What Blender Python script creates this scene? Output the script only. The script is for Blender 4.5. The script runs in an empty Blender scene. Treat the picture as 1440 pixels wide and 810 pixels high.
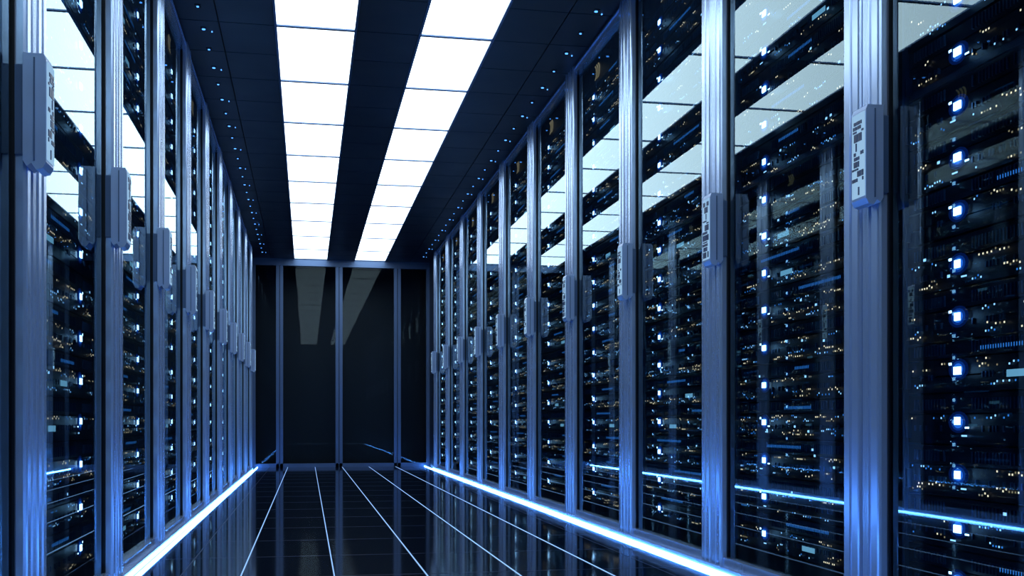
import bpy, bmesh, math, random
from mathutils import Vector
random.seed(7)
scene = bpy.context.scene
try:
    scene.view_settings.view_transform = 'Standard'
    scene.view_settings.look = 'None'
except Exception: pass

# ---------------- dimensions (metres) ----------------
XR, XL = 1.50, -0.655          # door planes right / left
H = 2.5425                     # ceiling height
YB, YF = 13.30, -1.20          # far glass wall / wall behind the viewer
PITCH, P0 = 1.085, 2.64        # bay pitch, reference post
CAMZ = 0.5475

# ---------------- materials ----------------
def new_mat(name):
    m = bpy.data.materials.new(name); m.use_nodes = True
    nt = m.node_tree
    for n in list(nt.nodes): nt.nodes.remove(n)
    out = nt.nodes.new('ShaderNodeOutputMaterial')
    return m, nt, out

def principled(name, col, rough=0.4, metal=0.0, spec=0.5, nscale=(20,20,20), namp=0.1, camp=0.0, coat=0.0):
    m, nt, out = new_mat(name)
    b = nt.nodes.new('ShaderNodeBsdfPrincipled')
    b.inputs['Base Color'].default_value = (*col, 1)
    b.inputs['Metallic'].default_value = metal
    b.inputs['Specular IOR Level'].default_value = spec
    b.inputs['Coat Weight'].default_value = coat
    b.inputs['Coat Roughness'].default_value = 0.12
    tc = nt.nodes.new('ShaderNodeTexCoord'); mp = nt.nodes.new('ShaderNodeMapping')
    mp.inputs['Scale'].default_value = nscale
    nz = nt.nodes.new('ShaderNodeTexNoise'); nz.inputs['Scale'].default_value = 1.0
    nz.inputs['Detail'].default_value = 3
    mr = nt.nodes.new('ShaderNodeMapRange')
    mr.inputs['To Min'].default_value = max(0.0, rough - namp); mr.inputs['To Max'].default_value = rough + namp
    nt.links.new(tc.outputs['Object'], mp.inputs['Vector']); nt.links.new(mp.outputs[0], nz.inputs['Vector'])
    nt.links.new(nz.outputs['Fac'], mr.inputs['Value']); nt.links.new(mr.outputs[0], b.inputs['Roughness'])
    if camp > 0:
        mx = nt.nodes.new('ShaderNodeMix'); mx.data_type = 'RGBA'
        mx.inputs[6].default_value = (*[c*(1-camp) for c in col], 1)
        mx.inputs[7].default_value = (*[min(1, c*(1+camp)) for c in col], 1)
        nt.links.new(nz.outputs['Fac'], mx.inputs[0]); nt.links.new(mx.outputs[2], b.inputs['Base Color'])
    nt.links.new(b.outputs[0], out.inputs[0])
    return m

def emission(name, col, s, sample=True):
    m, nt, out = new_mat(name)
    e = nt.nodes.new('ShaderNodeEmission')
    e.inputs[0].default_value = (*col, 1); e.inputs[1].default_value = s
    nt.links.new(e.outputs[0], out.inputs[0])
    if not sample:
        try: m.cycles.emission_sampling = 'NONE'
        except Exception: pass
    return m

def glass(name, ior=1.55, tint=(0.76,0.95,1.0), trans=(0.78,0.90,1.0)):
    m, nt, out = new_mat(name)
    fr = nt.nodes.new('ShaderNodeFresnel'); fr.inputs['IOR'].default_value = ior
    t = nt.nodes.new('ShaderNodeBsdfTransparent'); t.inputs[0].default_value = (*trans, 1)
    g = nt.nodes.new('ShaderNodeBsdfGlossy'); g.inputs['Color'].default_value = (*tint, 1)
    g.inputs['Roughness'].default_value = 0.0
    mx = nt.nodes.new('ShaderNodeMixShader')
    nt.links.new(fr.outputs[0], mx.inputs[0]); nt.links.new(t.outputs[0], mx.inputs[1])
    nt.links.new(g.outputs[0], mx.inputs[2]); nt.links.new(mx.outputs[0], out.inputs[0])
    return m

M_ALU   = principled('satin_aluminium', (0.52,0.68,0.98), 0.22, 0.70, nscale=(4,4,0.5), namp=0.02)
M_ALU_D = principled('dark_aluminium', (0.09,0.15,0.28), 0.38, 0.6, nscale=(4,4,1), namp=0.04)
M_HAND  = principled('handle_metal', (0.38,0.50,0.76), 0.30, 0.5, nscale=(8,8,8), namp=0.03)
M_CHIP  = principled('handle_chip_dark', (0.02,0.05,0.14), 0.4)
M_PLATE = emission('handle_status_plate', (0.40,0.68,1.0), 0.75, False)
M_BLACK = principled('rack_black', (0.0020,0.0048,0.012), 0.45, 0.0, 0.3, namp=0.1)
M_UNIT  = principled('server_unit_black', (0.004,0.010,0.026), 0.38, 0.2, 0.4, namp=0.12, camp=0.4)
M_VENT  = principled('server_vent_steel', (0.03,0.085,0.19), 0.35, 0.4, 0.5)
M_CEIL  = principled('ceiling_tile_dark', (0.007,0.013,0.030), 0.40, 0.0, 0.4, nscale=(3,3,3), namp=0.1, camp=0.2)
M_WALL  = principled('wall_dark', (0.006,0.012,0.030), 0.5, 0.0, 0.3, nscale=(2,2,2), namp=0.1, camp=0.2)
M_WALLF = principled('wall_front_paint', (0.04,0.08,0.12), 0.6, 0.0, 0.3, nscale=(2,2,2), namp=0.1, camp=0.2)
M_FLOOR = principled('floor_polished_black', (0.0010,0.0042,0.017), 0.075, 0.0, 0.75, nscale=(1.5,1.5,1.5), namp=0.02, camp=0.2)
M_SEAM  = principled('floor_seam', (0.018,0.04,0.11), 0.4)
M_GLASS = glass('door_glass', 1.72)
M_GLASS_B = glass('partition_glass', 1.25)
M_PANEL = emission('ceiling_light_diffuser', (0.74,0.89,1.0), 3.9)
M_STRIP = emission('floor_strip_led', (0.11,0.37,1.0), 42.0)
M_TRIM  = emission('rear_trim_led', (0.3,0.5,1.0), 1.5, False)
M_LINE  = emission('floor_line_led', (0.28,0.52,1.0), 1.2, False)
M_BLUE  = emission('led_blue_white', (0.36,0.68,1.0), 5.5, False)
M_CLED  = emission('led_ceiling_blue', (0.08,0.32,1.0), 2.6, False)
M_H1 = emission('led_glow_inner', (0.03,0.22,1.0), 0.8, False)  # painted glow: fading discs for LED light spill on the server fronts
M_H2 = emission('led_glow_mid', (0.012,0.13,0.85), 0.28, False)
M_H3 = emission('led_glow_outer', (0.008,0.08,0.6), 0.10, False)
M_AMBER = emission('led_amber', (1.0,0.84,0.54), 1.25, False)
M_AMBD  = emission('led_amber_dim', (0.8,0.66,0.38), 0.32, False)
M_ICE   = emission('led_ice', (0.30,0.64,1.0), 1.6, False)
M_CYAN  = emission('led_cyan_dim', (0.04,0.27,0.85), 0.85, False)
M_DISP  = emission('status_display', (0.25,0.65,0.95), 0.6, False)

# ---------------- mesh builder ----------------
class MB:
    def __init__(s): s.v=[]; s.f=[]; s.m=[]; s.mats=[]
    def mi(s, mat):
        if mat not in s.mats: s.mats.append(mat)
        return s.mats.index(mat)
    def box(s, x0,x1,y0,y1,z0,z1, mat):
        if x0>x1: x0,x1=x1,x0
        if y0>y1: y0,y1=y1,y0
        i=len(s.v); k=s.mi(mat)
        s.v += [(x0,y0,z0),(x1,y0,z0),(x1,y1,z0),(x0,y1,z0),(x0,y0,z1),(x1,y0,z1),(x1,y1,z1),(x0,y1,z1)]
        for q in ((0,3,2,1),(4,5,6,7),(0,1,5,4),(1,2,6,5),(2,3,7,6),(3,0,4,7)):
            s.f.append(tuple(i+a for a in q)); s.m.append(k)
    def quad(s, pts, mat):
        i=len(s.v); s.v += pts; s.f.append(tuple(range(i,i+len(pts)))); s.m.append(s.mi(mat))
    def prism(s, pts0, pts1, mat):
        n=len(pts0); i=len(s.v); k=s.mi(mat); s.v += pts0+pts1
        s.f.append(tuple(range(i,i+n))); s.m.append(k)
        s.f.append(tuple(range(i+2*n-1,i+n-1,-1))); s.m.append(k)
        for a in range(n):
            b=(a+1)%n
            s.f.append((i+a,i+n+a,i+n+b,i+b)); s.m.append(k)
    def mesh(s, name, recalc=True):
        me=bpy.data.meshes.new(name); me.from_pydata(s.v,[],s.f)
        for m in s.mats: me.materials.append(m)
        for p,k in zip(me.polygons,s.m): p.material_index=k
        if recalc:
            bm=bmesh.new(); bm.from_mesh(me); bmesh.ops.recalc_face_normals(bm, faces=bm.faces); bm.to_mesh(me); bm.free()
        me.update(); return me

def obj(name, me, parent=None, loc=(0,0,0)):
    o=bpy.data.objects.new(name, me); scene.collection.objects.link(o); o.location=loc
    if parent: o.parent=parent
    return o

# ---------------- room shell ----------------
WX0, WX1 = XL-1.0, XR+1.0
b=MB(); b.box(WX0,WX1,YF-0.1,YB+1.0,-0.12,0,M_FLOOR); obj('floor', b.mesh('floor'))
b=MB()
for i in range(-2,24):
    y=-0.35+i*0.6
    if YF<y<YB: b.box(XL+0.075,XR-0.075,y-0.0012,y+0.0012,0.0,0.0008,M_SEAM)
for x in (-0.4435,1.2885):
    b.box(x-0.001,x+0.001,YF,YB,0.0,0.0008,M_SEAM)
obj('floor_tile_seams', b.mesh('floor_tile_seams'))
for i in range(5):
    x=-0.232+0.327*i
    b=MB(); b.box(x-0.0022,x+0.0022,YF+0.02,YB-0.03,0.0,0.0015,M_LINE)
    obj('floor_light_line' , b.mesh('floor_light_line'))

# ceiling : structural slab + tiles
S1=(-0.150,0.237); S2=(0.577,0.945)
b=MB(); b.box(WX0,WX1,YF-0.1,YB+1.0,H+0.05,H+0.2,M_BLACK)
def tiles(x0,x1,n):
    w=(x1-x0)/n
    for k in range(n):
        for j in range(-9,20):
            y0=6.37+j*0.88; y1=y0+0.88
            y0=max(y0,YF); y1=min(y1,YB)
            if y1-y0<0.05: continue
            for q in range(2):
                a=y0+(y1-y0)*q/2; c=y0+(y1-y0)*(q+1)/2
                b.box(x0+w*k+0.003,x0+w*(k+1)-0.003,a+0.003,c-0.003,H,H+0.05,M_CEIL)
tiles(XL-0.05,S1[0]-0.012,2); tiles(S1[1]+0.012,S2[0]-0.012,1); tiles(S2[1]+0.012,XR+0.05,2)
obj('ceiling', b.mesh('ceiling'))
for (x0,x1) in (S1,S2):
    b=MB()
    for j in range(-9,9):
        y0=6.37+j*0.88; y1=y0+0.88
        y0=max(y0,YF+0.05); y1=min(y1,YB-0.04)
        if y1-y0<0.1: continue
        b.box(x0,x1,y0+0.011,y1-0.011,H+0.004,H+0.04,M_PANEL)
        b.box(x0,x1,y1-0.011,y1+0.011,H-0.003,H+0.05,M_ALU_D)
    b.box(x0-0.012,x0,YF+0.05,YB-0.04,H-0.004,H+0.05,M_ALU_D)
    b.box(x1,x1+0.012,YF+0.05,YB-0.04,H-0.004,H+0.05,M_ALU_D)
    obj('ceiling_light_strip', b.mesh('ceiling_light_strip'))
for x in (-0.515,1.375):
    b=MB(); y=YF+0.2; k=0
    while y<YB-0.3:
        n=8; r=0.006 if k%2 else 0.0085
        ring=[(x+r*math.cos(2*math.pi*a/n), y+r*math.sin(2*math.pi*a/n)) for a in range(n)]
        b.prism([(p[0],p[1],H-0.006) for p in ring],[(p[0],p[1],H) for p in ring],M_CLED)
        b.box(x-0.014,x+0.014,y-0.02,y+0.02,H-0.003,H,M_BLACK)
        if k%2==0:
            b.box(x+0.035,x+0.041,y+0.03,y+0.038,H-0.004,H,M_CLED)
        y+=0.30; k+=1
    obj('ceiling_led_row', b.mesh('ceiling_led_row'))

b=MB(); b.box(WX0-0.1,WX0,YF-0.1,YB+1.0,0,H+0.05,M_WALL); obj('wall_left', b.mesh('wall_left'))
b=MB(); b.box(WX1,WX1+0.1,YF-0.1,YB+1.0,0,H+0.05,M_WALL); obj('wall_right', b.mesh('wall_right'))
b=MB(); b.box(WX0,WX1,YB+0.9,YB+1.0,0,H+0.05,M_BLACK); obj('wall_back', b.mesh('wall_back'))
b=MB(); b.box(WX0,WX1,YF-0.1,YF,0,H+0.05,M_WALLF)
obj('wall_front', b.mesh('wall_front'))
b=MB(); b.box(XL+0.08,XR-0.08,YF,YF+0.012,0.0,0.012,M_TRIM); obj('trim_1', b.mesh('trim_1'))

# ---------------- far glass partition ----------------
par=bpy.data.objects.new('glass_partition',None); scene.collection.objects.link(par)
b=MB()
for x in (-0.33,0.385,1.10):
    b.box(x-0.042,x-0.004,YB-0.03,YB+0.03,0.0,H-0.085,M_ALU_D)
    b.box(x+0.004,x+0.042,YB-0.03,YB+0.03,0.0,H-0.085,M_ALU_D)
    b.box(x-0.004,x+0.004,YB-0.01,YB+0.02,0.0,H-0.085,M_BLACK)
b.box(XL,XR,YB-0.035,YB+0.03,H-0.085,H,M_ALU_D)
b.box(XL,XR,YB-0.03,YB+0.03,0.0,0.045,M_ALU_D)
b.box(XL,XL+0.04,YB-0.03,YB+0.03,0.045,H-0.085,M_ALU_D)
b.box(XR-0.04,XR,YB-0.03,YB+0.03,0.045,H-0.085,M_ALU_D)
o=obj('partition_frame', b.mesh('partition_frame'), par)
b=MB(); b.quad([(XL,YB,0.045),(XR,YB,0.045),(XR,YB,H-0.085),(XL,YB,H-0.085)],M_GLASS_B)
obj('partition_glass', b.mesh('partition_glass',False), par)

# ---------------- server racks ----------------
# local coords: origin on the door plane at a post; bay extends toward -Y; depth d (+ = into rack)
Z0, DZ, NU = 0.299-0.1245, 0.1245, 18
def servers_mesh(s, seed):
    rnd=random.Random(seed)
    b=MB(); L=MB()
    X=lambda d: s*d
    FRONT=0.012
    ya,yb=-0.94,-0.145
    b.box(X(0.05),X(0.80),-1.07,-0.015,0.05,H-0.06,M_BLACK)
    b.box(X(0.006),X(0.05),-1.07,ya-0.012,0.05,H-0.06,M_BLACK)
    b.box(X(0.006),X(0.05),yb+0.012,-0.015,0.05,H-0.06,M_BLACK)
    b.box(X(0.012),X(0.05),ya-0.012,yb+0.012,0.05,0.11,M_BLACK)
    for y in (ya-0.006,yb+0.006):
        b.box(X(0.004),X(0.05),y-0.006,y+0.006,0.11,2.33,M_VENT)
    b.box(X(0.014),X(0.05),ya-0.012,yb+0.012,2.34,H-0.06,M_UNIT)
    def dot(y,z,w,h,mat,off=0.0035):
        x=X(FRONT-off)
        L.quad([(x,y-w/2,z-h/2),(x,y+w/2,z-h/2),(x,y+w/2,z+h/2),(x,y-w/2,z+h/2)],mat)
    def disc(y,z,ry,rz,mat,off):
        x=X(FRONT-off)
        L.quad([(x,y+ry*math.cos(2*math.pi*a/14),z+rz*math.sin(2*math.pi*a/14)) for a in range(14)],mat)
    for k in range(NU):
        z=Z0+k*DZ - 0.052
        style=rnd.choice((0,0,1,2))
        hs=[(0.0,0.070),(0.074,0.119)] if style!=1 else [(0.0,0.036),(0.040,0.078),(0.082,0.119)]
        for (a,c) in hs:
            f=FRONT+rnd.uniform(0,0.004)
            b.box(X(f),X(0.05),ya+0.002,yb-0.002,z+a,z+c,M_UNIT)
        for zz,hh,dens in ((z+hs[-1][0]+0.008,0.026,0.97),(z+0.030,0.014,0.5)):
            y=ya+0.02
            while y<yb-0.03:
                if not (-0.42<y<-0.315) and rnd.random()<dens:
                    b.box(X(FRONT-0.002),X(FRONT+0.006),y,y+0.0045,zz,zz+hh,M_VENT)
                y+=0.0125
        for y in (ya+0.012,yb-0.012):
            b.box(X(FRONT-0.010),X(FRONT+0.005),y-0.004,y+0.004,z+0.012,z+0.058,M_VENT)
        # main LED over emissive discs that imitate its glow on the faceplate
        yl=-0.367; zl=Z0+k*DZ
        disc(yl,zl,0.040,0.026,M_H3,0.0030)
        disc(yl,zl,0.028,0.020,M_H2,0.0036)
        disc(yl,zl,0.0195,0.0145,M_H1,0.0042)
        w=rnd.choice((0.026,0.026,0.020)); dz=rnd.choice((0,0,0.003,-0.003))
        L.box(X(FRONT-0.008),X(FRONT-0.001),yl-w/2,yl+w/2,zl-0.0092+dz,zl+0.0092+dz,M_BLUE)
        if rnd.random()<0.6: dot(yl+0.030,zl+0.014,0.012,0.006,M_BLUE,0.0050)
        if rnd.random()<0.6: dot(yl-0.036,zl-0.013,0.016,0.004,M_BLUE,0.0050)
        if rnd.random()<0.6: dot(yl+rnd.uniform(-0.03,0.03),zl-0.032,0.022,0.004,M_ICE,0.0050)
        # indicator rows
        rows=[0.010,0.024,0.062] if style!=1 else [0.014,0.026,0.056,0.068]
        for rz in rows:
            if rnd.random()<0.22: continue
            y=ya+rnd.uniform(0.02,0.15)
            while y<yb-0.02:
                n=rnd.randint(2,10); p=rnd.choice((0.0105,0.0105,0.015))
                ice=rnd.random()<0.50
                for i in range(n):
                    if y>yb-0.02: break
                    if not (-0.42<y<-0.315) and rnd.random()<0.78:
                        mt = (M_ICE if rnd.random()<0.5 else M_CYAN) if ice else (M_AMBER if rnd.random()<0.6 else M_AMBD)
                        dot(y,z+rz+rnd.choice((0,0,0.005)),0.0052,0.0044,mt)
                    y+=p
                y+=rnd.uniform(0.02,0.15)
        for q in range(rnd.randint(0,3)):
            dot(rnd.uniform(ya+0.05,yb-0.05),z+rnd.uniform(0.02,0.1),0.012,0.007,M_ICE,0.0045)
        if rnd.random()<0.85:
            y=rnd.uniform(ya+0.03,-0.6); n=rnd.randint(8,34)
            for i in range(n): dot(y+i*0.009,z+0.098,0.003,0.009,M_CYAN,0.0032)
        if rnd.random()<0.14:
            y=rnd.uniform(-0.80,-0.5); dot(y,z+0.035,0.085,0.016,M_DISP,0.0045)
    # header fan motif: three amber crescents + row of ticks
    for q in range(3):
        cy=-0.44+q*0.030; cz=2.41; R=0.040; pts=[]
        for i in range(9):
            a=math.radians(100+160*i/8); pts.append((cy+R*math.cos(a),cz+R*math.sin(a)))
        for i in range(8,-1,-1):
            a=math.radians(100+160*i/8); pts.append((cy+0.012+(R-0.002)*math.cos(a)*0.9,cz+(R-0.002)*math.sin(a)*0.95))
        x=X(0.010)
        L.quad([(x,p[0],p[1]) for p in pts],M_AMBD)
    for i in range(40):
        dot(-0.62+i*0.013,2.355,0.004,0.010,M_VENT,0.001)
    return b.mesh('servers'), L.mesh('leds',False)

def stile(b,s,y0,y1,near):
    D=-0.040
    prof=[(0.0,y0),(D+0.008,y0),(D+0.0025,y0+0.0025),(D,y0+0.008)]
    m=(y0+y1)/2
    prof+=[(D,m-0.006),(D-0.0015,m-0.005),(D+0.005,m-0.002),(D+0.005,m+0.002),(D-0.0015,m+0.005),(D,m+0.006)]
    if near:
        for i in range(4):
            a=m+0.013+i*0.006
            prof+=[(D,a),(D+0.003,a+0.0015),(D,a+0.003)]
    prof+=[(D,y1-0.008),(D+0.0025,y1-0.0025),(D+0.008,y1),(0.0,y1)]
    b.prism([(s*d,y,0.03) for d,y in prof],[(s*d,y,H-0.002) for d,y in prof],M_ALU)

def frame_mesh(s):
    b=MB()
    stile(b,s,-0.095,-0.006,True)
    stile(b,s,-PITCH+0.006,-PITCH+0.095,False)
    b.box(s*-0.022,0,-0.006,0.006,0.03,H-0.002,M_ALU_D)
    b.box(s*-0.030,0,-PITCH+0.095,-0.095,H-0.050,H-0.004,M_ALU)
    b.box(s*-0.036,s*-0.030,-PITCH+0.095,-0.095,H-0.020,H-0.010,M_ALU)
    b.box(s*-0.030,0,-PITCH+0.095,-0.095,0.03,0.062,M_ALU)
    g=0.008
    b.box(s*-0.016,s*-0.004,-0.095-g,-0.095,0.062,H-0.05,M_BLACK)
    b.box(s*-0.016,s*-0.004,-PITCH+0.095,-PITCH+0.095+g,0.062,H-0.05,M_BLACK)
    return b.mesh('door_frame')

def handle_mesh(s,seed):
    rnd=random.Random(seed); b=MB()
    z0=1.115; h=0.255; y0,y1=-0.108,-0.034
    # mounting bracket
    b.prism([(s*-0.016,y0+0.006,z0+0.03),(s*-0.016,y1-0.006,z0+0.03),(s*-0.016,y1-0.006,z0+h-0.025),(s*-0.016,y0+0.006,z0+h-0.025)],
            [(s*-0.046,y0+0.006,z0+0.03),(s*-0.046,y1-0.006,z0+0.03),(s*-0.046,y1-0.006,z0+h-0.025),(s*-0.046,y0+0.006,z0+h-0.025)],M_ALU_D)
    pr=[(-0.034,z0+0.016),(-0.042,z0+0.003),(-0.052,z0+0.010),(-0.062,z0-0.004),(-0.076,z0),(-0.083,z0+0.014),
        (-0.083,z0+h-0.012),(-0.078,z0+h),(-0.034,z0+h)]
    b.prism([(s*d,y0,z) for d,z in pr],[(s*d,y1,z) for d,z in pr],M_HAND)
    b.box(s*-0.060,s*-0.057,y0-0.003,y0,z0+0.015,z0+h-0.01,M_ALU_D)
    b.box(s*-0.0835,s*-0.0855,y0+0.004,y1-0.006,z0+0.020,z0+h-0.016,M_PLATE)
    z=z0+0.026
    while z<z0+h-0.03:
        y=y0+0.008; rh=rnd.choice((0.008,0.012,0.018,0.024))
        while y<y1-0.016:
            w=rnd.choice((0.005,0.009,0.017)); w=min(w,y1-0.009-y)
            if rnd.random()<0.7: b.box(s*-0.085,s*-0.0875,y,y+w,z,z+rh-0.003,M_CHIP)
            y+=w+0.004
        z+=rh
    return b.mesh('door_handle')

meshes={}
for s in (1,-1):
    meshes[s]=dict(sv=[servers_mesh(s,11+i) for i in range(4)], fr=frame_mesh(s), ha=[handle_mesh(s,40+i) for i in range(2)])
    b=MB()
    x=s*-0.010; q=[(x,-PITCH+0.09,0.058),(x,-0.09,0.058),(x,-0.09,H-0.046),(x,-PITCH+0.09,H-0.046)]
    if s>0: q=q[::-1]
    b.quad(q,M_GLASS); meshes[s]['gl']=b.mesh('door_glass',False)

KMIN,KMAX=-2,9
for s,xw in ((1,XR),(-1,XL)):
    for k in range(KMIN,KMAX+1):
        y=P0+k*PITCH
        e=bpy.data.objects.new('server_rack',None); scene.collection.objects.link(e); e.location=(xw,y,0)
        M=meshes[s]; v=(k*3+(0 if s>0 else 1))%4
        obj('servers',M['sv'][v][0],e); obj('leds',M['sv'][v][1],e)
        obj('door_frame',M['fr'],e); obj('door_glass',M['gl'],e); obj('door_handle',M['ha'][k%2],e)
    yl=P0+KMAX*PITCH
    b=MB(); 
    b.box(xw,xw+s*0.8,yl+0.10,YB+0.0,0.0,H,M_WALL)
    obj('wall_end_right' if s>0 else 'wall_end_left', b.mesh('wall_end'))
    b=MB(); stile(b,s,0.006,0.095,False)
    o=obj('trim_end_post', b.mesh('trim_end_post'), None,(xw,yl,0))
    b=MB()
    b.box(xw-s*0.048,xw+s*0.75,YF+0.04,yl+0.095,0.0,0.03,M_ALU)
    obj('baseboard_right' if s>0 else 'baseboard_left', b.mesh('baseboard'))
    b=MB(); b.box(xw-s*0.060,xw-s*0.066,YF+0.04,YB-0.04,0.0,0.007,M_STRIP)
    obj('led_strip_light', b.mesh('led_strip_light'))

# ---------------- world ----------------
w=bpy.data.worlds.new('world'); scene.world=w; w.use_nodes=True
w.node_tree.nodes['Background'].inputs[0].default_value=(0.01,0.02,0.06,1)
w.node_tree.nodes['Background'].inputs[1].default_value=0.3

# ---------------- camera ----------------
cd=bpy.data.cameras.new('camera'); cam=bpy.data.objects.new('camera',cd); scene.collection.objects.link(cam)
cam.location=(0,0,CAMZ)
cam.rotation_euler=(math.radians(90),0,-math.atan(288/1500))
cd.sensor_width=36; cd.lens=1500/1440*36; cd.shift_y=189/1440; cd.clip_start=0.02
scene.camera=cam
